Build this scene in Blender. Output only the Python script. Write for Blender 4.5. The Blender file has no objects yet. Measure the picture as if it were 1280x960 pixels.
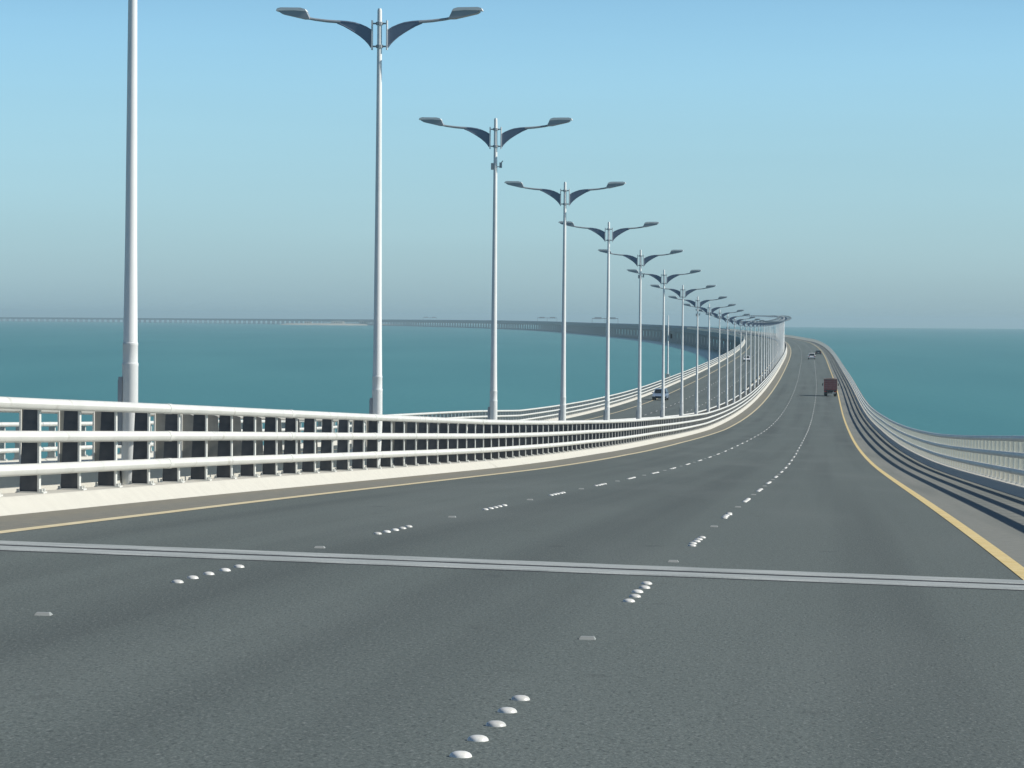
import bpy, bmesh, math, random
import numpy as np
from mathutils import Matrix, Vector

random.seed(7)
rng = np.random.default_rng(7)
sc = bpy.context.scene
COL = sc.collection
R = math.radians
CAM_Z = 20.0                 # eye height above the sea
EARTH = 7.4e6                # effective earth radius (with refraction)

# ------------------------------------------------------------------ camera
FPX = 4290.0
cam_d = bpy.data.cameras.new('camera')
cam = bpy.data.objects.new('camera', cam_d)
COL.objects.link(cam)
cam_d.sensor_width = 36.0
cam_d.lens = 36.0 * FPX / 1280.0
cam_d.clip_start = 0.2
cam_d.clip_end = 90000.0
ROLL = 0.0078
PITCH_DOWN = 84.0 / FPX
cam.matrix_world = Matrix.Translation((0, 0, CAM_Z)) @ Matrix.Rotation(math.pi / 2 - PITCH_DOWN, 4, 'X') @ Matrix.Rotation(ROLL, 4, 'Z')
sc.camera = cam

# ------------------------------------------------------------------ light
SUN_EL, SUN_AZ = 35.0, 99.0          # azimuth clockwise from +Y (the view direction)
world = bpy.data.worlds.new('World')
sc.world = world
world.use_nodes = True
nt = world.node_tree
nt.nodes.clear()
w_out = nt.nodes.new('ShaderNodeOutputWorld')
w_bg = nt.nodes.new('ShaderNodeBackground')
w_bg.inputs['Strength'].default_value = 0.15
w_sky = nt.nodes.new('ShaderNodeTexSky')
w_sky.sky_type = 'NISHITA'
w_sky.sun_disc = False
w_sky.sun_elevation = R(SUN_EL)
w_sky.sun_rotation = R(SUN_AZ)
w_sky.altitude = 0.0
w_sky.air_density = 1.0
w_sky.dust_density = 1.0
w_sky.ozone_density = 2.0
# a low, even band of dusty sea haze all round the horizon
w_tc = nt.nodes.new('ShaderNodeTexCoord')
w_sep = nt.nodes.new('ShaderNodeSeparateXYZ')
nt.links.new(w_tc.outputs['Generated'], w_sep.inputs[0])
w_ramp = nt.nodes.new('ShaderNodeValToRGB')
w_map = nt.nodes.new('ShaderNodeMapRange')
w_map.inputs['From Min'].default_value = -0.01
w_map.inputs['From Max'].default_value = 0.19
nt.links.new(w_sep.outputs['Z'], w_map.inputs['Value'])
nt.links.new(w_map.outputs['Result'], w_ramp.inputs['Fac'])
SKY_GAIN = 1.6 * 1.1
SKY_STOPS = [(0.00, (.53, .775, 1.08)), (0.065, (.525, .77, 1.08)), (0.18, (.42, .635, .90)), (0.333, (.395, .575, .745)),
             (0.51, (.40, .605, .78)), (1.0, (.12, .155, .19))]  # last stop dims the sky overhead, added to deepen shadows
cr = w_ramp.color_ramp
while len(cr.elements) < len(SKY_STOPS):
    cr.elements.new(0.5)
for el, (p, c) in zip(cr.elements, SKY_STOPS):
    el.position = p
    el.color = (c[0] / 1.1, c[1] / 1.1, c[2] / 1.1, 1)
cr.interpolation = 'B_SPLINE'
w_mul = nt.nodes.new('ShaderNodeMix')
w_mul.data_type = 'RGBA'
w_mul.blend_type = 'MULTIPLY'
w_mul.inputs['Factor'].default_value = 1.0
nt.links.new(w_sky.outputs[0], w_mul.inputs['A'])
nt.links.new(w_ramp.outputs['Color'], w_mul.inputs['B'])
# faint uneven veils in the haze
w_vm = nt.nodes.new('ShaderNodeMapping')
w_vm.inputs['Scale'].default_value = (1.5, 1.5, 26)
nt.links.new(w_tc.outputs['Generated'], w_vm.inputs[0])
w_no = nt.nodes.new('ShaderNodeTexNoise')
w_no.inputs['Scale'].default_value = 2.2
w_no.inputs['Detail'].default_value = 4
nt.links.new(w_vm.outputs[0], w_no.inputs['Vector'])
w_nr = nt.nodes.new('ShaderNodeMapRange')
w_nr.inputs['To Min'].default_value = SKY_GAIN * .955
w_nr.inputs['To Max'].default_value = SKY_GAIN * 1.045
nt.links.new(w_no.outputs['Fac'], w_nr.inputs['Value'])
w_gain = nt.nodes.new('ShaderNodeVectorMath')
w_gain.operation = 'SCALE'
nt.links.new(w_nr.outputs[0], w_gain.inputs['Scale'])
nt.links.new(w_mul.outputs['Result'], w_gain.inputs[0])
nt.links.new(w_gain.outputs[0], w_bg.inputs['Color'])
nt.links.new(w_bg.outputs[0], w_out.inputs['Surface'])

sun_d = bpy.data.lights.new('sun', 'SUN')
sun_d.energy = 5.0
sun_d.angle = R(0.53)
sun_d.color = (1.0, 0.95, 0.86)
sun = bpy.data.objects.new('sun', sun_d)
COL.objects.link(sun)
sun.rotation_euler = (R(90 - SUN_EL), 0, R(180 - SUN_AZ))
sun.location = (300, 0, 300)

sc.view_settings.view_transform = 'Standard'
sc.view_settings.look = 'None'
sc.view_settings.exposure = 0.0
sc.view_settings.gamma = 1.0
sc.view_settings.use_curve_mapping = False
sc.render.engine = 'CYCLES'
sc.cycles.use_denoising = True
sc.cycles.max_bounces = 6
sc.cycles.volume_bounces = 0

# ------------------------------------------------------------------ road geometry
# plan curve, profile and crossfall of the carriageway, s in metres from the camera
KN = np.array([0, 20, 45, 70, 105, 150, 210, 300, 420, 600, 850, 1150, 1450, 1700.])
E_K = np.array([-3.187, -2.826, -2.320, -2.152, -2.145, -2.813, -2.455, -0.437, -1.485, -2.084, -1.937, -2.352, -3.047, -3.607]) * .01
K_K = np.array([1.6411, .56585, -.16614, .09338, .34729, .17724, -.29331, .08555, -.00264, .2402, -.03442, .33802, .53699, 1.8093]) * 1e-4
G_K = np.array([-1.78773, -1.67364, -1.38965, -.22189, .61766, 1.18366, .55682, .60557, .90678, .06234, .07962, .07073, -.11559, -.3478]) * 1e-4
S1 = np.concatenate([np.arange(0, 100, 1.), np.arange(100, 400, 3.), np.arange(400, 1651, 10.)])
ds = np.diff(S1)
cum = lambda v: np.concatenate([[0], np.cumsum((v[1:] + v[:-1]) / 2 * ds)])
PSI0, G0, H0, X0 = 0.0949, -0.02449, 1.57142, 1.60239
psi = PSI0 - cum(np.interp(S1, KN, K_K))
slope = G0 + cum(np.interp(S1, KN, G_K))
px, py, pz = cum(np.sin(psi)), cum(np.cos(psi)), -H0 + cum(slope)


def cspline(xk, yk, x):
    """natural cubic spline"""
    n = len(xk)
    h = np.diff(xk)
    A = np.zeros((n, n)); b = np.zeros(n)
    A[0, 0] = A[-1, -1] = 1
    for i in range(1, n - 1):
        A[i, i - 1], A[i, i], A[i, i + 1] = h[i - 1], 2 * (h[i - 1] + h[i]), h[i]
        b[i] = 3 * ((yk[i + 1] - yk[i]) / h[i] - (yk[i] - yk[i - 1]) / h[i - 1])
    c = np.linalg.solve(A, b)
    j = np.clip(np.searchsorted(xk, x) - 1, 0, n - 2)
    d = (c[j + 1] - c[j]) / (3 * h[j]); bb = (yk[j + 1] - yk[j]) / h[j] - h[j] * (2 * c[j] + c[j + 1]) / 3
    t = x - xk[j]
    return yk[j] + bb * t + c[j] * t * t + d * t ** 3


# the causeway far out: (distance, lateral, height)
y_end = py[-1]
FAR = [(2300, 155.5, -9.4), (2900, 160, -8.6), (3500, 150, -8.5), (4300, 124, -9.0), (5500, 77, -9.0), (6700, -20, -9.4),
       (7900, -168, -10.6), (9000, -350, -12.0), (10500, -832, -14.5), (12500, -1865, -18.0), (14000, -3000, -21.0)]
back = [len(px) - 31, len(px) - 16, len(px) - 1]
ky = np.array([py[i] for i in back] + [f[0] for f in FAR])
kx = np.array([px[i] for i in back] + [f[1] for f in FAR])
kz = np.array([pz[i] for i in back] + [f[2] for f in FAR])
fy = np.concatenate([np.arange(y_end + 15, 3000, 15.), np.arange(3000, 14001, 25.)])
fx, fz = cspline(ky, kx, fy), np.interp(fy, ky, kz)
fz = np.convolve(np.pad(fz, 12, mode='edge'), np.ones(25) / 25, mode='valid') if True else fz
fz[:12] = np.linspace(pz[-1], fz[12], 14)[1:13]
PX, PY, PZ = np.concatenate([px, fx]), np.concatenate([py, fy]), np.concatenate([pz, fz])
dl = np.hypot(np.diff(PX), np.diff(PY))
SS = np.concatenate([[0], np.cumsum(dl)])
SS[:len(S1)] = S1
SS[len(S1):] = S1[-1] + np.cumsum(dl[len(S1) - 1:])
PSI = np.concatenate([psi, np.arctan2(np.gradient(fx), np.gradient(fy))])
S_END = SS[-1]


def frame(s):
    return (np.interp(s, SS, PX), np.interp(s, SS, PY), np.interp(s, SS, PZ) + CAM_Z, np.interp(s, SS, PSI), np.interp(s, KN, E_K))


def opp_drop(s, o):
    """the other carriageway falls away a little to its outer side near the viewer"""
    t = np.clip((275.0 - s) / 115.0, 0, 1)
    return -.040 * np.maximum(0.0, -9.9 - o) * t * t * (3 - 2 * t)


def at(s, o, h=0.0):
    """point at station s, offset o from the right-hand lane line, height h over the road"""
    x, y, z, p, e = frame(s)
    oo = o - X0
    return (x + math.cos(p) * oo, y - math.sin(p) * oo, z + e * oo + h + float(opp_drop(s, o)))


def heading(s):
    return float(np.interp(s, SS, PSI))


def stations(a, b, k=1.0):
    out, s = [], a
    while s < b:
        out.append(s)
        s += k * (1.0 if s < 60 else 2.0 if s < 200 else 4.0 if s < 600 else 8.0 if s < 2000 else 20.0 if s < 4000 else 40.0)
    out.append(b)
    return np.array(out)


# ------------------------------------------------------------------ materials
def mat(name, color, rough=0.6, metal=0.0, spec=0.5):
    m = bpy.data.materials.new(name)
    m.use_nodes = True
    b = m.node_tree.nodes['Principled BSDF']
    b.inputs['Base Color'].default_value = (*color, 1)
    b.inputs['Roughness'].default_value = rough
    b.inputs['Metallic'].default_value = metal
    b.inputs['Specular IOR Level'].default_value = spec
    return m


def mottled(name, c1, c2, scale, rough=0.7, coord='Object', bump=0.0, bscale=None, metal=0.0, detail=4, stretch=None, spec=0.5, lo=.35, hi=.65):
    m = mat(name, c1, rough, metal, spec)
    t = m.node_tree
    b = t.nodes['Principled BSDF']
    tc = t.nodes.new('ShaderNodeTexCoord')
    src = tc.outputs[coord]
    if stretch:
        mp = t.nodes.new('ShaderNodeMapping')
        mp.inputs['Scale'].default_value = stretch
        t.links.new(src, mp.inputs[0])
        src = mp.outputs[0]
    n = t.nodes.new('ShaderNodeTexNoise')
    n.inputs['Scale'].default_value = scale
    n.inputs['Detail'].default_value = detail
    t.links.new(src, n.inputs['Vector'])
    r = t.nodes.new('ShaderNodeMapRange')
    r.inputs['From Min'].default_value, r.inputs['From Max'].default_value = lo, hi
    t.links.new(n.outputs['Fac'], r.inputs['Value'])
    mx = t.nodes.new('ShaderNodeMix')
    mx.data_type = 'RGBA'
    mx.inputs['A'].default_value, mx.inputs['B'].default_value = (*c1, 1), (*c2, 1)
    t.links.new(r.outputs[0], mx.inputs['Factor'])
    t.links.new(mx.outputs['Result'], b.inputs['Base Color'])
    if bump:
        n2 = t.nodes.new('ShaderNodeTexNoise')
        n2.inputs['Scale'].default_value = bscale or scale * 4
        n2.inputs['Detail'].default_value = 3
        t.links.new(tc.outputs[coord], n2.inputs['Vector'])
        bp = t.nodes.new('ShaderNodeBump')
        bp.inputs['Strength'].default_value = bump
        bp.inputs['Distance'].default_value = 0.02
        t.links.new(n2.outputs['Fac'], bp.inputs['Height'])
        t.links.new(bp.outputs[0], b.inputs['Normal'])
    m['mix'] = mx.name
    return m


def add_layer(m, color, coord, stretch, scale, lo, hi, amount, detail=3):
    """one more noise-masked tint on top of a mottled material (stains, dust, tyre tracks)"""
    t = m.node_tree
    b = t.nodes['Principled BSDF']
    prev = b.inputs['Base Color'].links[0].from_socket
    tc = t.nodes.new('ShaderNodeTexCoord')
    mp = t.nodes.new('ShaderNodeMapping')
    mp.inputs['Scale'].default_value = stretch
    n = t.nodes.new('ShaderNodeTexNoise')
    n.inputs['Scale'].default_value = scale
    n.inputs['Detail'].default_value = detail
    r = t.nodes.new('ShaderNodeMapRange')
    r.inputs['From Min'].default_value, r.inputs['From Max'].default_value = lo, hi
    r.inputs['To Max'].default_value = amount
    mx = t.nodes.new('ShaderNodeMix')
    mx.data_type = 'RGBA'
    mx.inputs['B'].default_value = (*color, 1)
    t.links.new(tc.outputs[coord], mp.inputs[0])
    t.links.new(mp.outputs[0], n.inputs['Vector'])
    t.links.new(n.outputs['Fac'], r.inputs['Value'])
    t.links.new(r.outputs[0], mx.inputs['Factor'])
    t.links.new(prev, mx.inputs['A'])
    t.links.new(mx.outputs['Result'], b.inputs['Base Color'])


M = {}
M['asphalt'] = mottled('asphalt', (.104, .126, .118), (.130, .155, .146), 14.0, .85, 'UV', bump=.5, bscale=40, spec=.3, detail=6)
add_layer(M['asphalt'], (.080, .096, .092), 'UV', (.75, .006, 1), 1.0, .45, .68, .8)       # long tyre-worn bands
add_layer(M['asphalt'], (.150, .172, .163), 'UV', (.30, .05, 1), 1.0, .48, .72, .55)         # pale dusty patches
add_layer(M['asphalt'], (.21, .232, .222), 'UV', (1, .3, 1), 46.0, .56, .70, .6, 2)          # stone chips
add_layer(M['asphalt'], (.050, .061, .059), 'UV', (1, .3, 1), 38.0, .56, .70, .65, 2)
add_layer(M['asphalt'], (.060, .068, .066), 'UV', (1, .5, 1), 1.6, .66, .76, .55, 5)           # oil and tyre stains
M['shoulder'] = mottled('shoulder_asphalt', (.205, .215, .195), (.245, .25, .225), 6.0, .9, 'UV', bump=.4, bscale=40, spec=.2, detail=5)
add_layer(M['shoulder'], (.165, .178, .165), 'UV', (1.2, .03, 1), 1.0, .45, .65, .7)
M['sandy_shoulder'] = mottled('sandy_shoulder', (.185, .188, .168), (.23, .222, .185), 5.0, .95, 'UV', bump=.4, bscale=40, spec=.2, detail=5)
add_layer(M['sandy_shoulder'], (.25, .225, .165), 'UV', (1.0, .02, 1), 1.0, .46, .70, .5)    # drifted sand
M['yellow'] = mottled('yellow_road_paint', (.66, .50, .20), (.74, .60, .30), 3.0, .7, 'UV', detail=5)
add_layer(M['yellow'], (.30, .26, .17), 'UV', (1, 1, 1), 6.0, .60, .72, .6)
M['cream_yellow'] = mottled('faded_yellow_paint', (.60, .50, .30), (.68, .60, .40), 3.0, .8, 'UV', detail=5)
M['stud'] = mottled('glazed_ceramic', (.84, .84, .80), (.62, .61, .56), 24.0, .35, lo=.45, hi=.8)
def vary(m, lo):
    """each copy a little lighter or darker"""
    t = m.node_tree
    b = t.nodes['Principled BSDF']
    prev = b.inputs['Base Color'].links[0].from_socket
    oi = t.nodes.new('ShaderNodeObjectInfo')
    r = t.nodes.new('ShaderNodeMapRange')
    r.inputs['To Min'].default_value = lo
    sc_ = t.nodes.new('ShaderNodeVectorMath')
    sc_.operation = 'SCALE'
    t.links.new(oi.outputs['Random'], r.inputs['Value'])
    t.links.new(prev, sc_.inputs[0])
    t.links.new(r.outputs[0], sc_.inputs['Scale'])
    t.links.new(sc_.outputs[0], b.inputs['Base Color'])


vary(M['stud'], .72)
M['reflector'] = mat('reflector_plastic', (.30, .315, .30), .5)
M['concrete'] = mottled('pale_concrete', (.52, .505, .45), (.55, .535, .475), 3.0, .9, 'UV', bump=.2, bscale=20, spec=.2, detail=6)
add_layer(M['concrete'], (.40, .375, .32), 'UV', (1.5, .25, 1), 2.0, .58, .78, .12)
add_layer(M['concrete'], (.30, .285, .25), 'UV', (1, .4, 1), 1.0, .66, .74, .35)
M['nosing'] = mottled('joint_nosing_concrete', (.27, .30, .295), (.42, .45, .44), 1.3, .85, 'UV', bump=.3, bscale=20, stretch=(1, 6, 1), detail=7)
M['rubber'] = mat('black_rubber', (.03, .032, .034), .8)
M['white_steel'] = mottled('white_painted_steel', (.62, .625, .59), (.68, .68, .64), 1.4, .5, detail=5, spec=.35)
add_layer(M['white_steel'], (.36, .34, .29), 'Object', (1, 1, 1), 2.6, .60, .74, .55, 6)       # grime and salt stains
M['shaded_post'] = mottled('shaded_white_steel', (.070, .082, .10), (.115, .125, .14), 6.0, .6, detail=5)  # white-painted webs; the shade behind the flange is put into the colour
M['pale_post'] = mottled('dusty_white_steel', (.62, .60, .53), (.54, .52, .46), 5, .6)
M['half_lit_post'] = mottled('half_lit_white_steel', (.20, .20, .185), (.26, .255, .235), 5, .6)  # same white paint, its dimmer grazing light put into the colour
M['pole'] = mottled('galvanised_pole', (.74, .76, .755), (.82, .83, .82), .9, .5, detail=5, spec=.3)
M['bracket'] = mat('slate_blue_paint', (.17, .215, .29), .45)
M['head'] = mat('grey_lamp_housing', (.33, .36, .385), .4)
M['lens'] = mat('lamp_glass', (.30, .33, .34), .15)
M['deck'] = mottled('deck_concrete', (.15, .19, .24), (.20, .245, .295), .05, .9, detail=4)  # bluish cast of shade and haze put into the concrete colour
M['black'] = mat('tyre_black', (.02, .02, .02), .8)
M['rim'] = mat('wheel_rim', (.4, .41, .42), .35, .6)
M['glass'] = mat('dark_car_glass', (.015, .02, .025), .06)
M['maroon'] = mottled('maroon_panel_paint', (.30, .10, .10), (.23, .08, .085), 3, .6)
M['dark_steel'] = mat('dark_chassis_steel', (.03, .032, .036), .6)
M['car_white'] = mat('white_car_paint', (.75, .76, .77), .2)
M['car_dark'] = mat('dark_car_paint', (.03, .045, .05), .2)
M['car_blue'] = mat('pale_blue_car_paint', (.20, .27, .37), .2)
M['red_lamp'] = mat('red_lamp_plastic', (.35, .02, .02), .2)
M['clear_lamp'] = mat('clear_lamp_plastic', (.75, .77, .78), .1)
M['plate'] = mat('number_plate_white', (.7, .7, .68), .4)
M['chrome'] = mat('brushed_metal', (.5, .5, .5), .3, .9)
M['sign'] = mat('sign_panel_back', (.22, .25, .28), .5)
M['sand'] = mottled('island_sand', (.50, .44, .33), (.36, .33, .26), .02, .95)
M['cream_wall'] = mat('cream_wall', (.6, .57, .5), .8)
M['roof'] = mat('roof_sheet', (.35, .35, .36), .6)


vary(M['pole'], .88)
vary(M['shaded_post'], .7)


# the sea: teal water with small wind ripples
def sea_material():
    m = mat('sea_water', (.012, .10, .115), .35, 0, .5)
    t = m.node_tree
    b = t.nodes['Principled BSDF']
    b.inputs['IOR'].default_value = 1.33
    b.inputs['Specular IOR Level'].default_value = .22
    tc = t.nodes.new('ShaderNodeTexCoord')
    mp = t.nodes.new('ShaderNodeMapping')
    mp.inputs['Scale'].default_value = (.0045, .0007, 1)
    n = t.nodes.new('ShaderNodeTexNoise')
    n.inputs['Scale'].default_value = 3.0
    n.inputs['Detail'].default_value = 6
    t.links.new(tc.outputs['Object'], mp.inputs[0])
    t.links.new(mp.outputs[0], n.inputs['Vector'])
    r = t.nodes.new('ShaderNodeMapRange')
    r.inputs['From Min'].default_value, r.inputs['From Max'].default_value = .3, .7
    mx = t.nodes.new('ShaderNodeMix')
    mx.data_type = 'RGBA'
    mx.inputs['A'].default_value, mx.inputs['B'].default_value = SEA_A, SEA_B
    t.links.new(n.outputs['Fac'], r.inputs['Value'])
    t.links.new(r.outputs[0], mx.inputs['Factor'])
    t.links.new(mx.outputs['Result'], b.inputs['Base Color'])
    n2 = t.nodes.new('ShaderNodeTexNoise')
    n2.inputs['Scale'].default_value = .35
    n2.inputs['Detail'].default_value = 5
    mp2 = t.nodes.new('ShaderNodeMapping')
    mp2.inputs['Scale'].default_value = (1, .6, 1)
    t.links.new(tc.outputs['Object'], mp2.inputs[0])
    t.links.new(mp2.outputs[0], n2.inputs['Vector'])
    bp = t.nodes.new('ShaderNodeBump')
    bp.inputs['Strength'].default_value = .6
    bp.inputs['Distance'].default_value = .35
    t.links.new(n2.outputs['Fac'], bp.inputs['Height'])
    t.links.new(bp.outputs[0], b.inputs['Normal'])
    return m


SEA_A, SEA_B = (.046, .200, .196, 1), (.068, .244, .234, 1)
M['sea'] = sea_material()


# ------------------------------------------------------------------ mesh helpers
class MB:
    """collects vertices and faces (with material slots) for ONE mesh object"""
    def __init__(self):
        self.v, self.f, self.m, self.uv = [], [], [], None

    def add(self, verts, faces, mi=0):
        n = len(self.v)
        self.v += [tuple(p) for p in verts]
        self.f += [tuple(i + n for i in f) for f in faces]
        self.m += [mi] * len(faces)

    def box(self, x0, x1, y0, y1, z0, z1, mi=0, top=0.0, topy=None):
        ty = top if topy is None else topy
        self.add([(x0, y0, z0), (x1, y0, z0), (x1, y1, z0), (x0, y1, z0), (x0 + top, y0 + ty, z1), (x1 - top, y0 + ty, z1), (x1 - top, y1 - ty, z1), (x0 + top, y1 - ty, z1)],
                 [(3, 2, 1, 0), (4, 5, 6, 7), (0, 1, 5, 4), (1, 2, 6, 5), (2, 3, 7, 6), (3, 0, 4, 7)], mi)

    def lathe(self, prof, seg=12, axis='z', origin=(0, 0, 0), mi=0, cap=True):
        """prof: list of (radius, height)"""
        vs, fs = [], []
        for r, h in prof:
            for k in range(seg):
                a = 2 * math.pi * k / seg
                c, s = r * math.cos(a), r * math.sin(a)
                p = {'z': (c, s, h), 'x': (h, c, s), 'y': (c, h, -s)}[axis]
                vs.append((p[0] + origin[0], p[1] + origin[1], p[2] + origin[2]))
        for i in range(len(prof) - 1):
            for k in range(seg):
                k2 = (k + 1) % seg
                fs.append((i * seg + k, i * seg + k2, (i + 1) * seg + k2, (i + 1) * seg + k))
        if cap:
            fs.append(tuple(range(seg))[::-1])
            fs.append(tuple(range((len(prof) - 1) * seg, len(prof) * seg)))
        self.add(vs, fs, mi)

    def tube(self, pts, radii, seg=8, mi=0):
        """round tube along points"""
        vs, fs = [], []
        pts = [Vector(p) for p in pts]
        for i, p in enumerate(pts):
            d = (pts[min(i + 1, len(pts) - 1)] - pts[max(i - 1, 0)]).normalized()
            a = d.cross(Vector((0, 0, 1)))
            if a.length < 1e-3:
                a = d.cross(Vector((0, 1, 0)))
            a.normalize()
            b = a.cross(d)
            for k in range(seg):
                t = 2 * math.pi * k / seg
                vs.append(p + (a * math.cos(t) + b * math.sin(t)) * radii[i])
        for i in range(len(pts) - 1):
            for k in range(seg):
                k2 = (k + 1) % seg
                fs.append((i * seg + k, i * seg + k2, (i + 1) * seg + k2, (i + 1) * seg + k))
        fs.append(tuple(range(seg))[::-1])
        fs.append(tuple(range((len(pts) - 1) * seg, len(pts) * seg)))
        self.add(vs, fs, mi)

    def prism(self, poly, y0, y1, mi=0, axis='y', inset=None):
        """polygon in x-z (axis y) or y-z (axis x) extruded; inset(z) narrows an x extrusion with height"""
        n = len(poly)
        if axis == 'y':
            vs = [(a, y0, b) for a, b in poly] + [(a, y1, b) for a, b in poly]
        else:
            f = inset or (lambda b: 0)
            vs = [(y0 + f(b), a, b) for a, b in poly] + [(y1 - f(b), a, b) for a, b in poly]
        fs = [(i, (i + 1) % n, n + (i + 1) % n, n + i) for i in range(n)]
        fs += [tuple(range(n))[::-1], tuple(range(n, 2 * n))]
        self.add(vs, fs, mi)

    def mesh(self, name, mats, smooth=False, fix=True):
        me = bpy.data.meshes.new(name)
        me.from_pydata(self.v, [], self.f)
        for mm in (mats if isinstance(mats, (list, tuple)) else [mats]):
            me.materials.append(mm)
        me.polygons.foreach_set('material_index', self.m)
        if self.uv is not None:
            ul = me.uv_layers.new(name='UVMap')
            li = np.empty(len(me.loops), dtype=np.int32)
            me.loops.foreach_get('vertex_index', li)
            ul.data.foreach_set('uv', np.asarray(self.uv, dtype=np.float32)[li].ravel())
        if fix:
            bm = bmesh.new()
            bm.from_mesh(me)
            bmesh.ops.recalc_face_normals(bm, faces=bm.faces)
            bm.to_mesh(me)
            bm.free()
        if smooth:
            me.shade_smooth() if hasattr(me, 'shade_smooth') else me.polygons.foreach_set('use_smooth', [True] * len(me.polygons))
            if hasattr(me, 'set_sharp_from_angle'):
                me.set_sharp_from_angle(angle=R(40))
        me.update()
        return me

    def build(self, name, mats, parent=None, smooth=False, fix=True, loc=None, rz=None):
        return link(name, self.mesh(name, mats, smooth, fix), parent, loc, rz)


def link(name, me, parent=None, loc=None, rz=None):
    o = bpy.data.objects.new(name, me)
    COL.objects.link(o)
    if parent is not None:
        o.parent = parent
    if loc is not None:
        o.location = loc
    if rz is not None:
        o.rotation_euler = (0, 0, rz)
    return o


def thing(name, label, cat, loc=(0, 0, 0), rz=0, group=None):
    o = bpy.data.objects.new(name, None)
    o.empty_display_size = .5
    COL.objects.link(o)
    o.location = loc
    o.rotation_euler = (0, 0, rz)
    tag(o, label, cat, group)
    return o


def tag(o, label, cat, group=None):
    o['label'] = label
    o['category'] = cat
    if group:
        o['group'] = group
    return o


def kind(o, k):
    o['kind'] = k
    return o


def dup(root, loc, rz, label=None, group=None):
    """a copy of a thing with copies of its parts and sub-parts"""
    def rec(o, parent):
        c = o.copy()
        COL.objects.link(c)
        if parent is not None:
            c.parent = parent
        for ch in kids.get(o.name, []):
            rec(ch, c)
        return c
    kids = {}
    for ch in root.children_recursive:
        kids.setdefault(ch.parent.name, []).append(ch)
    r = rec(root, None)
    r.location = loc
    r.rotation_euler = (0, 0, rz)
    if label:
        r['label'] = label
    if group:
        r['group'] = group
    return r


def sweep(name, prof, sts, m, parent=None, closed=True, smooth=False, off=None):
    """profile of (offset, height) points swept along the road; uv = (distance across the profile, station)"""
    b = MB()
    x, y, z, p, e = frame(sts)
    n = len(prof)
    pr = np.array(prof)
    if closed:
        pr = np.vstack([pr, pr[:1]])
    cols = len(pr)
    oo = pr[:, 0][None, :] - X0
    X = x[:, None] + np.cos(p)[:, None] * oo
    Y = y[:, None] - np.sin(p)[:, None] * oo
    Z = z[:, None] + e[:, None] * oo + pr[:, 1][None, :] + opp_drop(sts[:, None], pr[:, 0][None, :])
    b.v = np.stack([X, Y, Z], -1).reshape(-1, 3).tolist()
    arc = np.concatenate([[0], np.cumsum(np.hypot(np.diff(pr[:, 0]), np.diff(pr[:, 1])))]) + pr[0, 0]
    b.uv = np.stack(np.broadcast_arrays(arc[None, :], sts[:, None]), -1).reshape(-1, 2)
    for i in range(len(sts) - 1):
        for k in range(cols - 1):
            b.f.append((i * cols + k, i * cols + k + 1, (i + 1) * cols + k + 1, (i + 1) * cols + k))
    if closed:
        b.f.append(tuple(range(n))[::-1])
        last = (len(sts) - 1) * cols
        b.f.append(tuple(range(last, last + n)))
    b.m = [0] * len(b.f)
    o = b.build(name, m, parent, smooth, fix=False)
    if not closed:          # open sheets: make sure they face up
        me = o.data
        if me.polygons[0].normal.z < 0:
            me.flip_normals()
    return o


# ------------------------------------------------------------------ the setting: sea, road, kerbs
def build_sea():
    b = MB()
    radii = [0.0] + list(np.geomspace(30, 26000, 90))
    seg = 180
    b.v.append((0, 0, 0))
    for r in radii[1:]:
        for k in range(seg):
            a = 2 * math.pi * k / seg
            b.v.append((r * math.cos(a), r * math.sin(a), -r * r / (2 * EARTH)))
    for k in range(seg):
        b.f.append((0, 1 + k, 1 + (k + 1) % seg))
    for i in range(len(radii) - 2):
        for k in range(seg):
            a, c = 1 + i * seg, 1 + (i + 1) * seg
            b.f.append((a + k, c + k, c + (k + 1) % seg, a + (k + 1) % seg))
    b.m = [0] * len(b.f)
    return kind(b.build('sea', M['sea'], smooth=False, fix=False), 'structure')


build_sea()

S_ROAD = 2600.0
LKB, LKT = -8.46, -8.74         # left kerb: foot and top edge (offsets)
RKB, RKT = 6.05, 6.30           # right kerb
OIB, OIT = -10.45, -10.17       # the other carriageway's kerb beside the median
OOB, OOT = -24.81, -25.09       # its outer kerb
LY, RY = -7.20, 3.58
st_road = stations(-12, S_ROAD)
st_road[0] = 0.0
road = kind(sweep('road', [(LY, 0), (RY, 0)], st_road, M['asphalt'], closed=False), 'structure')
kind(sweep('hard_shoulder', [(RY, 0), (RKB + .05, 0)], st_road, M['shoulder'], closed=False), 'structure')
kind(sweep('hard_shoulder', [(LKB - .05, 0), (LY, 0)], st_road, M['sandy_shoulder'], closed=False), 'structure')
kind(sweep('opposite_road', [(OOB - .05, -.0), (OIB + .05, 0)], st_road, M['asphalt'], closed=False), 'structure')
kind(sweep('edge_line', [(RY - .09, .005), (RY + .09, .005)], st_road, M['yellow'], closed=False), 'structure')
kind(sweep('edge_line', [(LY - .09, .005), (LY + .09, .005)], st_road, M['cream_yellow'], closed=False), 'structure')
kind(sweep('edge_line', [(-11.7, .005), (-11.52, .005)], st_road, M['cream_yellow'], closed=False), 'structure')
kind(sweep('edge_line', [(-22.5, .005), (-22.32, .005)], st_road, M['cream_yellow'], closed=False), 'structure')


def kerb(foot, top, wide, h, m):
    sg = 1 if top > foot else -1
    o = sweep('kerb', [(foot, -.05), (foot + sg * .02, .0), (top - sg * .03, h - .02), (top, h), (top + sg * wide, h), (top + sg * (wide + .05), -.05)], st_road, m)
    return kind(o, 'structure')


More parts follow.
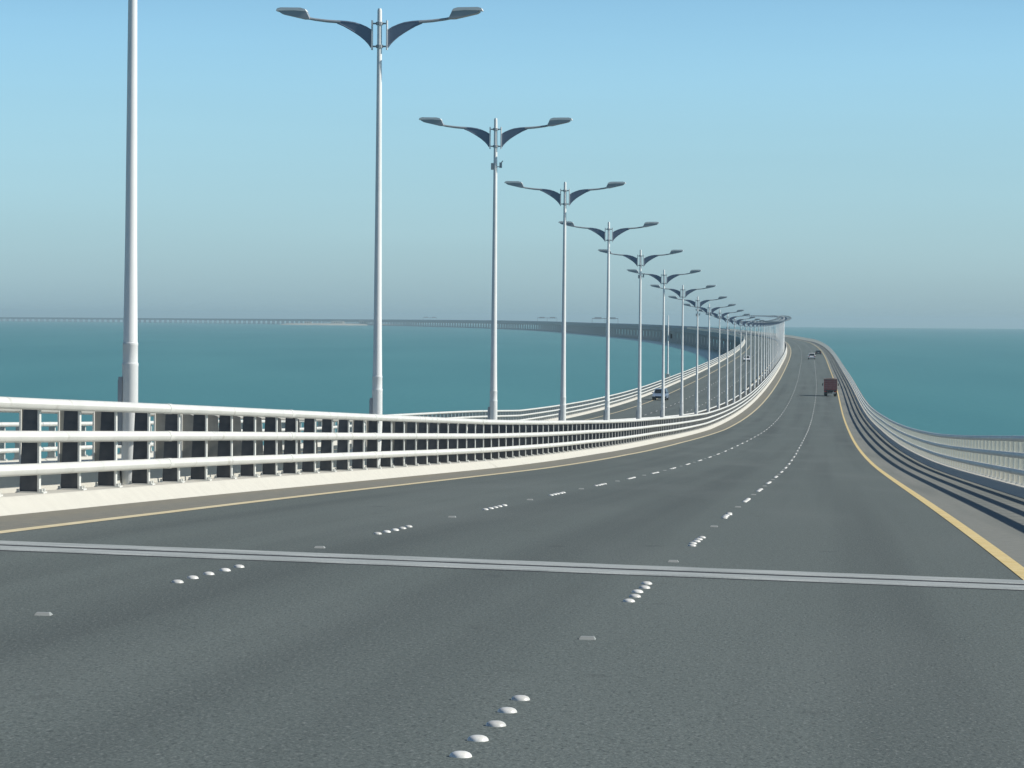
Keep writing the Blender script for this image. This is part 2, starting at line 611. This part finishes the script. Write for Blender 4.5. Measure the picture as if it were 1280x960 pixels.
kerb(LKB, LKT, .42, .20, M['concrete'])
kerb(RKB, RKT, .50, .20, M['concrete'])
kerb(OIB, OIT, .42, .42, M['concrete'])
kerb(OOB, OOT, .50, .20, M['concrete'])
kind(sweep('median_slab', [(-9.72, .03), (-9.20, .03)], st_road, M['concrete'], closed=False), 'structure')


# the causeway itself: two box-girder decks on piers
bridge = thing('causeway_bridge', 'long curving twin-deck concrete causeway on rows of piers, sweeping left to the horizon', 'bridge')
st_deck = stations(0, S_END - 30, 2.0)


def deck_profile(a, b_):
    w = b_ - a
    return [(a, -.12), (b_, -.12), (b_, -.45), (b_ - w * .22, -.75), (b_ - w * .28, -3.3), (a + w * .28, -3.3), (a + w * .22, -.75), (a, -.45)]


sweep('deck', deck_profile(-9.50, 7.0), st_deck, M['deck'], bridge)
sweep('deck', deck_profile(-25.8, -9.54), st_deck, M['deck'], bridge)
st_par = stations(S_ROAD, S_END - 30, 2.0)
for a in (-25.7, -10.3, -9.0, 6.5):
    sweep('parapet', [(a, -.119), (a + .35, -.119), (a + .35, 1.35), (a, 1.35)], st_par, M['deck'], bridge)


def pier_geo(b, s, o, world_space):
    x, y, z = at(s, o, -3.35)
    base = -2.0 - (x * x + y * y) / (2 * EARTH)
    H = z - base
    ox, oy, oz = (x, y, base) if world_space else (0, 0, 0)
    p = heading(s)
    c, sn = math.cos(p), math.sin(p)
    m = MB()
    m.box(-3.6, 3.6, -.95, .95, H - 1.5, H, top=-.3, topy=0)
    m.box(-2.9, -1.5, -.8, .8, 0, H - 1.48)
    m.box(1.5, 2.9, -.8, .8, 0, H - 1.48)
    m.box(-4.2, 4.2, -1.9, 1.9, 0, 3.4)
    b.add([(ox + c * vx + sn * vy, oy - sn * vx + c * vy, oz + vz) for vx, vy, vz in m.v], m.f)
    return (x, y, base)


PIER = 50.0
pier_s = np.arange(60, S_END - 60, PIER)
order = [s for s in pier_s if s > 1700][:150]
far = set(order)
rest = MB()
for s in pier_s:
    for o in (-1.25, -17.65):
        if s in far:
            b = MB()
            loc = pier_geo(b, s, o, False)
            b.build('pier', M['deck'], bridge, loc=loc, fix=False)
        else:
            pier_geo(rest, s, o, True)
kind(rest.build('pier_row', M['deck'], bridge, fix=False), 'stuff')

# ------------------------------------------------------------------ expansion joint
joint = MB()
JS = 32.95


def cross_strip(name, s0, s1, h, m, parent, o0=LKB, o1=RKB, wob=0.0):
    b = MB()
    os_ = np.linspace(o0, o1, 40)
    uv = []
    for i, o in enumerate(os_):
        a = s0 + (rng.random() - .5) * wob
        c = s1 + (rng.random() - .5) * wob
        for s, hh in ((a, .001), (a + .02, h), (c - .02, h), (c, .001)):
            b.v.append(at(s + (o - RKB) * .03, o, hh))
            uv.append((o, s))
    for i in range(len(os_) - 1):
        for k in range(3):
            b.f.append((i * 4 + k, i * 4 + k + 1, i * 4 + 5 + k, i * 4 + 4 + k))
    b.m = [0] * len(b.f)
    b.uv = np.array(uv)
    o = b.build(name, m, parent, fix=False)
    if o.data.polygons[1].normal.z < 0:
        o.data.flip_normals()
    return o


jt = cross_strip('expansion_joint', JS - .24, JS + .24, .006, M['rubber'], road)
cross_strip('joint_nosing', JS - .93, JS - .22, .014, M['nosing'], jt, wob=.05)
cross_strip('joint_nosing', JS + .22, JS + .93, .014, M['nosing'], jt, wob=.05)
cross_strip('joint_gap', JS - 1.06, JS - .935, .004, M['rubber'], jt, wob=.03)
cross_strip('joint_gap', JS + .935, JS + 1.06, .004, M['rubber'], jt, wob=.03)

# ------------------------------------------------------------------ ceramic lane studs and reflectors
dome = MB()
dome.lathe([(.050, 0), (.048, .008), (.040, .017), (.025, .023), (.009, .025)], 14)
dome_me = dome.mesh('road_stud', M['stud'], smooth=True)
refl = MB()
refl.box(-.055, .055, -.05, .05, 0, .02, top=.012, topy=.028)
refl_me = refl.mesh('road_reflector', M['reflector'])
far_studs, far_refl, opp_studs = MB(), MB(), MB()
GROUP, FIRST = 12.5, 3.70
for g in range(0, 160):
    sg = FIRST + g * GROUP
    for o in (0.0, -3.65):
        for k in range(5):
            s = sg + (k - 2) * .74
            oo = o + (rng.random() - .5) * .03
            P = at(s, oo, .001)
            if g < 30:
                link('road_stud', dome_me, road, P)
            else:
                far_studs.add([(P[0] + a, P[1] + b, P[2] + c) for a, b, c in dome.v], dome.f)
        s = sg + GROUP / 2 + .1
        P = at(s, o, .001)
        if g < 30:
            link('road_reflector', refl_me, road, P, -heading(s))
        else:
            far_refl.add([(P[0] + a, P[1] + b, P[2] + c) for a, b, c in refl.v], refl.f)
    for o in (-14.8, -18.45):
        for k in range(5):
            P = at(sg + (k - 2) * .74 + 3, o, .001)
            opp_studs.add([(P[0] + a, P[1] + b, P[2] + c) for a, b, c in dome.v], dome.f)
kind(far_studs.build('distant_road_studs', M['stud'], road, smooth=True, fix=False), 'stuff')
kind(far_refl.build('distant_road_reflectors', M['reflector'], road, fix=False), 'stuff')
kind(opp_studs.build('opposite_road_studs', M['stud'], road, smooth=True, fix=False), 'stuff')

# ------------------------------------------------------------------ railings
RAIL_Z = (1.385, .955, .525)
POST = 2.46


def post_geo(side, zk):
    """post of one railing: flange facing the traffic, deep web behind it, base plate with nuts; side=+1: the web lies towards +x"""
    b = MB()
    d = side
    z1 = 1.40
    xa, xb = (.05, .065) if d > 0 else (-.065, -.05)
    b.box(min(.052 * d, .078 * d), max(.052 * d, .078 * d), -.055, .055, zk, z1, 0)                 # flange
    w0, w1, w2 = .078 * d, .33 * d, .28 * d
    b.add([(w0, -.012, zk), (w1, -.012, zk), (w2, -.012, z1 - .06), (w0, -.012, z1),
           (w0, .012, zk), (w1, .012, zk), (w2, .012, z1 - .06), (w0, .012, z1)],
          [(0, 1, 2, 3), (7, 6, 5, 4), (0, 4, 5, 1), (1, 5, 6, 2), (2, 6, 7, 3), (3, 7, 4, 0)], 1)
    b.box(min(-.02 * d, .36 * d), max(-.02 * d, .36 * d), -.11, .11, zk, zk + .022, 0)                 # base plate
    for yy in (-.08, .08):
        for xx in (.02, .33):
            b.box(xx * d - .018, xx * d + .018, yy - .018, yy + .018, zk + .022, zk + .06, 0)
    for rz_ in RAIL_Z:                                                                                 # saddles
        b.box(min(0, .055 * d), max(0, .055 * d), -.05, .05, rz_ - .03, rz_ + .03, 0)
    return b


def railing(label, o, side, zk, webmat, dh=0.0, s_first=15.38):
    t = thing('railing', label, 'railing', at(45, o))
    inv = Vector(t.location)
    sts = stations(13, S_ROAD)
    seg = 10
    for rzh in RAIL_Z:
        r = .080
        prof = [(o + r * math.cos(2 * math.pi * k / seg), rzh + dh + r * math.sin(2 * math.pi * k / seg)) for k in range(seg)]
        ob = sweep('rail', prof, sts, M['white_steel'], t, smooth=True)
        ob.location = -inv
        # joint sleeves on every fifth post bay
        b = MB()
        for k in range(0, 40):
            s = s_first + POST * (5 * k + .5)
            b.tube([at(s - .16, o, rzh + dh), at(s + .16, o, rzh + dh)], [r + .006] * 2, 10)
        sl = b.build('rail_sleeve', M['white_steel'], ob, smooth=True)
        kind(sl, 'stuff')
    g = post_geo(side, zk)
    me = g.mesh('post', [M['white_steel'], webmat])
    many = MB()
    n = int((S_ROAD - s_first) / POST)
    for k in range(n):
        s = s_first + k * POST
        P = at(s, o, dh)
        h = heading(s)
        if k < 300:
            link('post', me, t, Vector(P) - inv, -h)
        else:
            c, sn = math.cos(h), math.sin(h)
            base = len(many.v)
            many.v += [(P[0] + c * vx + sn * vy - inv[0], P[1] - sn * vx + c * vy - inv[1], P[2] + vz - inv[2]) for vx, vy, vz in g.v]
            many.f += [tuple(i + base for i in f) for f in g.f]
            many.m += g.m
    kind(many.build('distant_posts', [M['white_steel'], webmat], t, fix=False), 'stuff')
    return t


railing('white railing of three round rails along the left kerb, in front of the lamp posts', -8.83, -1, .20, M['shaded_post'])
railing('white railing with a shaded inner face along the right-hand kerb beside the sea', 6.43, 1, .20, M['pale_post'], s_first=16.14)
railing('white railing just behind the lamp posts, edging the other carriageway on its near side', -10.05, 1, .42, M['half_lit_post'], dh=-.05, s_first=16.44)
railing('white railing on the far outer edge of the other carriageway, rising to the right', -25.22, -1, .20, M['pale_post'], s_first=16.84)


# ------------------------------------------------------------------ lamp posts
def make_lamp_post():
    t = thing('lamp_post', '', 'lamp post')
    Ht = 11.5
    b = MB()
    b.lathe([(.117, 2.40), (.098, 4.0), (.073, 8.0), (.056, Ht - .06), (.042, Ht)], 16)
    b.build('pole', M['pole'], t, smooth=True)
    b = MB()
    b.lathe([(.30, .0), (.30, .03), (.135, .031), (.130, 2.02), (.134, 2.03), (.134, 2.07), (.124, 2.075), (.123, 2.35), (.126, 2.355), (.126, 2.395), (.117, 2.40)], 16)
    for k in range(4):
        a = math.pi / 4 + k * math.pi / 2
        b.lathe([(.03, .03), (.03, .10)], 6, origin=(.24 * math.cos(a), .24 * math.sin(a), 0))
    b.build('base', M['pole'], t, smooth=True)
    b = MB()
    b.box(-.175, -.11, -.085, .085, .75, 1.85)
    b.box(-.187, -.174, -.065, .065, .80, 1.80)
    b.build('access_door', M['head'], t)
    # clamp: two rings and an upright plate on each side
    for z in (Ht - .34, Ht - .86):
        b = MB()
        b.box(-.17, .17, -.012, .012, z - .018, z + .018)
        b.lathe([(.085, z - .035), (.085, z + .035)], 12)
        b.build('clamp_ring', M['head'], t)
    for sg in (-1, 1):
        b = MB()
        b.box(min(.155 * sg, .185 * sg), max(.155 * sg, .185 * sg), -.055, .055, Ht - .94, Ht - .27)
        b.build('clamp_plate', M['pole'], t)
        # wing-shaped bracket
        top = [(.185, -.50), (.30, -.43), (.44, -.370), (.57, -.328), (.75, -.300), (.97, -.285)]
        bot = [(.97, -.322), (.82, -.385), (.69, -.457), (.56, -.535), (.44, -.615), (.32, -.715), (.24, -.80), (.185, -.88)]
        b = MB()
        b.prism([(sg * x, Ht + z) for x, z in top + bot], -.02, .02)
        b.tube([(sg * x, 0, Ht + z) for x, z in bot], [.026] * len(bot), 6)
        b.tube([(sg * x, 0, Ht + z) for x, z in top], [.024] * len(top), 6)
        b.build('wing_bracket', M['bracket'], t)
        b = MB()
        b.tube([(sg * x, 0, Ht + z) for x, z in ((.9, -.305), (1.2, -.283), (1.5, -.245), (1.72, -.20))], [.036, .034, .031, .030], 8)
        b.build('arm', M['head'], t, smooth=True)
        # lamp head, tilted up
        b = MB()
        P = [(1.57, -.275), (1.72, -.272), (2.24, -.128), (2.31, -.075), (2.27, .000), (1.78, -.012), (1.65, -.08)]
        n = len(P)
        vs = [(sg * x, -.11, Ht + z) for x, z in P] + [(sg * x, .11, Ht + z) for x, z in P]
        vs += [(sg * (x * .96 + .08), -.16, Ht + (z * .8 - .02)) for x, z in P] + [(sg * (x * .96 + .08), .16, Ht + (z * .8 - .02)) for x, z in P]
        ring = lambda a: list(range(a * n, a * n + n))
        A, B, C, D = ring(0), ring(1), ring(2), ring(3)
        fs = []
        for i in range(n):
            j = (i + 1) % n
            fs += [(C[i], C[j], D[j], D[i])]
        fs += [tuple(C)[::-1], tuple(D)]
        b.add(vs[2 * n:], [tuple(i - 2 * n for i in f) for f in fs])
        hd = b.build('lamp_head', M['head'], t)
        b = MB()
        b.prism([(sg * x, Ht + z) for x, z in ((1.66, -.075), (1.95, -.050), (2.36, -.058), (2.34, -.006), (2.26, .018), (1.80, .012), (1.70, -.018))], -.172, .172)  # pale strip added to paint the sunlit upper rim of the head
        b.build('lit_top_rim', M['pole'], hd)
        b = MB()
        b.add([(sg * 1.80, -.11, Ht - .205), (sg * 2.24, -.11, Ht - .108), (sg * 2.24, .11, Ht - .108), (sg * 1.80, .11, Ht - .205),
               (sg * 1.80, -.11, Ht - .19), (sg * 2.24, -.11, Ht - .093), (sg * 2.24, .11, Ht - .093), (sg * 1.80, .11, Ht - .19)],
              [(3, 2, 1, 0), (4, 5, 6, 7), (0, 1, 5, 4), (1, 2, 6, 5), (2, 3, 7, 6), (3, 0, 4, 7)])
        b.build('lamp_lens', M['lens'], hd)
    for o in t.children_recursive:
        if o.name.split('.')[0] in ('clamp_ring', 'clamp_plate', 'wing_bracket', 'arm', 'lamp_head', 'lamp_lens', 'lit_top_rim'):
            for v in o.data.vertices:
                v.co.x *= 1.09
                v.co.z = Ht + (v.co.z - Ht) * 1.09
    return t


def add_camera_bracket(root):
    Ht = 11.5
    b = MB()
    b.tube([(.06, 0, Ht - 1.62), (.17, 0, Ht - 1.62), (.19, 0, Ht - 1.50), (.25, 0, Ht - 1.42)], [.018] * 4, 6)
    b.box(.14, .22, -.05, .05, Ht - 1.66, Ht - 1.48)
    b.box(-.14, -.07, -.07, .07, Ht - 1.72, Ht - 1.50)
    b.build('sensor_bracket', M['head'], root)


ORD = ['first', 'second', 'third', 'fourth', 'fifth', 'sixth', 'seventh', 'eighth', 'ninth', 'tenth', 'eleventh', 'twelfth', 'thirteenth', 'fourteenth', 'fifteenth', 'sixteenth']
LP_LABEL = {0: 'nearest lamp post, thick and cut off by the top of the picture at left',
            1: 'tall lamp post with its whole two-armed head in view, second from the left',
            2: 'third lamp post from the left, a small sensor bracket below its head',
            3: 'fourth lamp post from the left, plain pole without any sensor bracket',
            5: 'sixth lamp post from the left, a small sensor bracket below its two arms'}
lamp = make_lamp_post()
LP_GROUP = 'lamp posts along the median'
s0, dL, OFF = 54.0, 30.4, -9.60
n_lamp = 68
copies = []
for k in range(1, n_lamp):
    copies.append(dup(lamp, (0, 0, 0), 0, '', LP_GROUP))
lamps = [lamp] + copies
for k, o in enumerate(lamps):
    s = s0 + k * dL + (.25, .1, -.5, -.2, -.6, -.1, -.5)[k] if k < 7 else s0 + k * dL
    o.location = at(s, OFF, .03)
    o.rotation_euler = (rng.normal(0, .0012), rng.normal(0, .0012), -heading(s) + rng.normal(0, .012))
    o['group'] = LP_GROUP
    if k in LP_LABEL:
        o['label'] = LP_LABEL[k]
    elif k < 16:
        o['label'] = '%s lamp post from the left in the double-armed row on the median' % ORD[k]
    else:
        o['label'] = 'distant grey lamp post in the crowded far row where poles merge at the bend'
        o['group'] = 'far lamp posts merging at the bend'
    if k in (2, 5, 8, 11):
        add_camera_bracket(o)


# ------------------------------------------------------------------ mast on the outer side
P = at(590, -25.45, 0)
mast = thing('camera_mast', 'slim pale mast with a small dark camera standing at the outer railing', 'mast', P, -heading(590))
b = MB(); b.lathe([(.17, .2), (.13, 6), (.09, 11.9), (.04, 12.1)], 12); b.build('pole', M['pole'], mast, smooth=True)
b = MB(); b.box(-.35, .35, -.3, .3, -.1, 1.9); b.box(-.40, .40, -.34, .34, 1.9, 1.98); b.build('cabinet', M['cream_wall'], mast)
b = MB(); b.tube([(.1, 0, 8.9), (.55, 0, 8.95)], [.035, .03], 6); b.box(.42, .72, -.25, .25, 8.1, 8.85); b.build('camera_housing', M['dark_steel'], mast)


# ------------------------------------------------------------------ vehicles
def wheel(parent, x, y, r, w):
    b = MB(); b.lathe([(r * .6, -w / 2), (r * .93, -w / 2), (r, -w * .3), (r, w * .3), (r * .93, w / 2), (r * .6, w / 2)], 18, 'x'); t = b.mesh('tyre', M['black'], True)
    e = link('wheel', t, parent, (x, y, r))
    b = MB(); b.lathe([(r * .2, -w * .45), (r * .58, -w * .40), (r * .6, w * .40), (r * .2, w * .45)], 14, 'x'); b.build('rim', M['rim'], e, True)
    return e


def make_car(label, paint, loc, rz, W=1.9, L=4.7, H=1.75, suv=True):
    """y forward"""
    t = thing('suv' if suv else 'saloon_car', label, 'car', loc, rz)
    hl, hw = L / 2, W / 2
    zb, belt = .28, (H * .60 if suv else H * .62)
    nose = belt * .86
    b = MB()
    side = [(-hl, zb + .12), (-hl + .06, zb), (hl - .10, zb), (hl, zb + .15), (hl - .02, nose * .75), (hl - .18, nose * .93), (hl * .42, belt), (-hl * .5, belt), (-hl + (.10 if suv else .15), belt * (.99 if suv else .93)), (-hl + .02, belt * .75)]
    tumble = lambda z: .0 if z < .75 * belt and z > .35 else (.05 if z <= .35 else .06)
    b.prism(side, -hw, hw, axis='x', inset=tumble)
    b.build('body', paint, t)
    cab = [(-hl + (.14 if suv else .75), belt - .01), (hl * .40, belt - .01), (hl * .12, H - .07), (-hl + (.42 if suv else 1.35), H - .07)]
    ins = lambda z: .09 if z < belt + .1 else .26
    b = MB(); b.prism(cab, -hw, hw, axis='x', inset=ins); b.build('window_glass', M['glass'], t)
    rf = [(-hl + (.36 if suv else 1.25), H - .08), (hl * .16, H - .08), (hl * .06, H - .01), (0, H), (-hl + (.6 if suv else 1.5), H), (-hl + (.44 if suv else 1.35), H - .015)]
    b = MB(); b.prism(rf, -hw + .24, hw - .24, axis='x'); b.build('roof', paint, t)
    for sx in (-1, 1):                       # pillars
        b = MB()
        x0 = sx * (hw - .10); x1 = sx * (hw - .25)
        for ya, yb in ((hl * .40, hl * .12), (-hl * .08, -hl * .10), (-hl + (.16 if suv else .78), -hl + (.40 if suv else 1.33))):
            b.tube([(x0, ya, belt - .02), (x1, yb, H - .05)], [.045, .04], 6)
        b.build('pillar', paint, t)
        wheel(t, sx * (hw - .11), hl * .62, .35, .23)
        wheel(t, sx * (hw - .11), -hl * .60, .35, .23)
        b = MB(); b.box(min(sx * hw * .62, sx * (hw - .03)), max(sx * hw * .62, sx * (hw - .03)), -hl - .02, -hl + .06, belt * .72, belt * .92); b.build('tail_light', M['red_lamp'], t)
        b = MB(); b.box(min(sx * hw * .60, sx * (hw - .05)), max(sx * hw * .60, sx * (hw - .05)), hl - .14, hl + .005, nose * .66, nose * .84); b.build('headlight', M['clear_lamp'], t)
        b = MB(); b.box(min(sx * (hw - .08), sx * (hw + .16)), max(sx * (hw - .08), sx * (hw + .16)), hl * .30, hl * .36, belt + .02, belt + .17); b.build('side_mirror', paint, t)
    for y0, y1 in ((-hl - .05, -hl + .08), (hl - .10, hl + .04)):
        b = MB(); b.box(-hw + .05, hw - .05, y0, y1, zb + .02, zb + .24); b.build('bumper', M['dark_steel'], t)
    b = MB(); b.box(-.26, .26, -hl - .045, -hl - .01, .66, .78); b.build('number_plate', M['plate'], t)
    b = MB(); b.box(-hw * .5, hw * .5, hl - .06, hl + .012, nose * .52, nose * .70); b.build('grille', M['dark_steel'], t)
    return t


def make_truck(label, loc, rz):
    t = thing('lorry', label, 'truck', loc, rz)
    W, H = 2.1, 2.85
    b = MB()
    b.box(-.42, -.30, -2.4, 3.2, .62, .82); b.box(.30, .42, -2.4, 3.2, .62, .82)
    for y in (-2.3, -1.0, .6, 2.2):
        b.box(-.298, .298, y, y + .12, .64, .80)
    b.build('chassis', M['dark_steel'], t)
    # cargo body: floor, boarded sides and tail, tarpaulin top
    bd = MB()
    bd.box(-1.05, 1.05, -2.55, 1.75, .88, 1.02)
    body = bd.build('cargo_bed', M['dark_steel'], t)
    for z in np.arange(1.03, 2.60, .32):
        b = MB(); b.box(-1.045, 1.045, -2.55, -2.50, z, z + .30); b.build('tail_board', M['maroon'], body)
        for sx in (-1, 1):
            b = MB(); b.box(min(sx * 1.0, sx * 1.05), max(sx * 1.0, sx * 1.05), -2.49, 1.75, z, z + .30); b.build('side_board', M['maroon'], body)
    for x in (-1.0, -.33, .33, 1.0):
        b = MB(); b.box(x - .04, x + .04, -2.585, -2.552, 1.0, 2.66); b.build('stake', M['maroon'], body)
    b = MB(); b.prism([(-1.08, 2.62), (1.08, 2.62), (1.05, 2.72), (.5, 2.80), (0, 2.83), (-.5, 2.80), (-1.05, 2.72)], -2.6, 1.78); b.build('tarpaulin', mottled('brown_tarpaulin', (.20, .14, .12), (.15, .10, .09), 4, .8), t)
    # cab
    b = MB(); b.prism([(1.95, .55), (3.75, .55), (3.80, 1.20), (3.70, 1.42), (3.35, 2.30), (1.95, 2.36)], -1.0, 1.0, axis='x', inset=lambda z: .12 if z > 2 else 0); b.build('cab', M['car_white'], t)
    b = MB(); b.prism([(3.72, 1.45), (3.76, 1.45), (3.42, 2.24), (3.38, 2.24)], -.86, .86, axis='x'); b.build('windscreen', M['glass'], t)
    for sx in (-1, 1):
        b = MB(); b.prism([(2.35, 1.45), (3.45, 1.45), (3.2, 2.1), (2.35, 2.15)], sx * .985 - .02, sx * .985 + .02, axis='x'); b.build('cab_window', M['glass'], t)
        b = MB(); b.tube([(sx * 1.0, 3.3, 1.9), (sx * 1.22, 3.35, 1.9)], [.02, .02], 6); b.box(sx * 1.24 - .07, sx * 1.24 + .07, 3.32, 3.40, 1.55, 1.95); b.build('side_mirror', M['dark_steel'], t)
        wheel(t, sx * .84, 2.9, .42, .24)
        wheel(t, sx * .74, -1.3, .42, .44)
        b = MB(); b.box(min(sx * .62, sx * .98), max(sx * .62, sx * .98), -2.62, -2.56, .72, .86); b.build('tail_light', M['red_lamp'], t)
        b = MB(); b.box(min(sx * .48, sx * 1.0), max(sx * .48, sx * 1.0), -1.90, -1.87, .22, .86); b.build('mud_flap', M['black'], t)
    b = MB(); b.box(-1.0, 1.0, -2.60, -2.52, .48, .62); b.build('rear_bumper', M['dark_steel'], t)
    b = MB(); b.box(.30, .82, -2.64, -2.61, .50, .62); b.build('number_plate', M['plate'], t)
    return t


def on_road(s, o, h=.006):
    return at(s, o, h)


make_truck('small lorry with maroon boarded cargo body driving away in the right lane', on_road(542.6, 2.30), -heading(542))
make_car('white car driving away ahead, between the lane lines far down the road', M['car_white'], on_road(1012, -.75), -heading(1012) + .03, W=2.0, L=4.9, H=1.85)
make_car('dark low car in the right lane, farthest vehicle down the road', M['car_dark'], on_road(1122, 1.75), -heading(1122), W=1.95, L=4.8, H=1.42, suv=False)
make_car('pale blue car coming towards the viewer on the other carriageway', M['car_blue'], on_road(480, -21.5), math.pi - heading(480) - .05, W=1.95, L=4.7, H=1.6)
make_car('tiny white car coming round the bend on the other carriageway, behind the lamp posts', M['car_white'], on_road(930, -18.3), math.pi - heading(930), W=1.8, L=4.4, H=1.6)


# ------------------------------------------------------------------ far things: sign gantries, island with buildings
def gantry(s, label):
    P = at(s, -9.5, 0)
    t = thing('sign_gantry', label, 'gantry', P, -heading(s), 'sign gantries over the far causeway')
    b = MB(); b.box(-16.2, 16.2, -.4, .4, 6.9, 7.7); b.build('beam', M['deck'], t)
    for x in (-16.0, 0, 16.0):
        b = MB(); b.box(x - .16, x + .16, -.25, .25, -.4, 6.88); b.build('leg', M['deck'], t)
    for x0, x1 in ((-13, -4.5), (4.5, 13)):
        b = MB(); b.box(x0, x1, -.62, -.42, 6.6, 8.8); b.build('sign_panel', M['sign'], t)
    return t


def s_at_y(y):
    return float(np.interp(y, PY, SS))


gantry(s_at_y(4250), 'rightmost of the three faint sign gantries over the far causeway')
gantry(s_at_y(5650), 'middle one of the three faint sign gantries over the far causeway')
gantry(s_at_y(8000), 'leftmost of the three faint sign gantries over the far causeway')

b = MB()
for i, (r, h) in enumerate(((1.0, -3.0), (.93, .6), (.80, 3.2), (.4, 4.0), (.05, 4.2))):
    for k in range(40):
        a = 2 * math.pi * k / 40
        q = 1 + .10 * math.sin(3 * a + 1) + .05 * math.sin(7 * a)
        b.v.append((170 * r * q * math.cos(a), 420 * r * q * math.sin(a), h))
for i in range(4):
    for k in range(40):
        b.f.append((i * 40 + k, i * 40 + (k + 1) % 40, i * 40 + 40 + (k + 1) % 40, i * 40 + 40 + k))
b.f.append(tuple(range(160, 200)))
b.m = [0] * len(b.f)
IX, IY = -470.0, 9150.0
IZ = -(IX * IX + IY * IY) / (2 * EARTH)
isl = b.build('island', M['sand'], loc=(IX, IY, IZ), fix=False)
kind(isl, 'structure')
for (dx, dy, w, d, h, lab) in ((10, -120, 34, 20, 7, 'long low pale building in the middle of the far sandy island'),
                               (75, -60, 22, 18, 9, 'taller pale building at the right end of the far sandy island'),
                               (-70, -90, 18, 16, 5, 'smallest pale building at the left end of the far sandy island')):
    t = thing('port_building', lab, 'building', (IX + dx, IY + dy, IZ + 3.2))
    b = MB(); b.box(-w / 2, w / 2, -d / 2, d / 2, -.8, h); b.build('wall', M['cream_wall'], t)
    b = MB(); b.prism([(-w / 2 - .6, h + .002), (w / 2 + .6, h + .002), (w / 2 + .6, h + .4), (0, h + 1.8), (-w / 2 - .6, h + .4)], -d / 2 - .6, d / 2 + .6); b.build('roof', M['roof'], t)
    for i in range(int(w // 6)):
        x = -w / 2 + 3 + i * 6
        b = MB(); b.box(x - 1, x + 1, -d / 2 - .06, -d / 2 + .1, h * .3, h * .75); b.build('window', M['glass'], t)

# ------------------------------------------------------------------ sea haze: one closed box of pale air
HAZE = 9.0e-5
b = MB()
b.box(-27000, 27000, -27000, 27000, -50.0 - 1.0, CAM_Z + 16.0)
hz = b.build('haze', None or M['black'])
m = bpy.data.materials.new('sea_haze')
m.use_nodes = True
t = m.node_tree
t.nodes.clear()
o_ = t.nodes.new('ShaderNodeOutputMaterial')
v_ = t.nodes.new('ShaderNodeVolumePrincipled')
v_.inputs['Color'].default_value = (.68, .93, 1.0, 1)
v_.inputs['Density'].default_value = HAZE
v_.inputs['Anisotropy'].default_value = 0.2
t.links.new(v_.outputs[0], o_.inputs['Volume'])
hz.data.materials.clear()
hz.data.materials.append(m)
kind(hz, 'stuff')
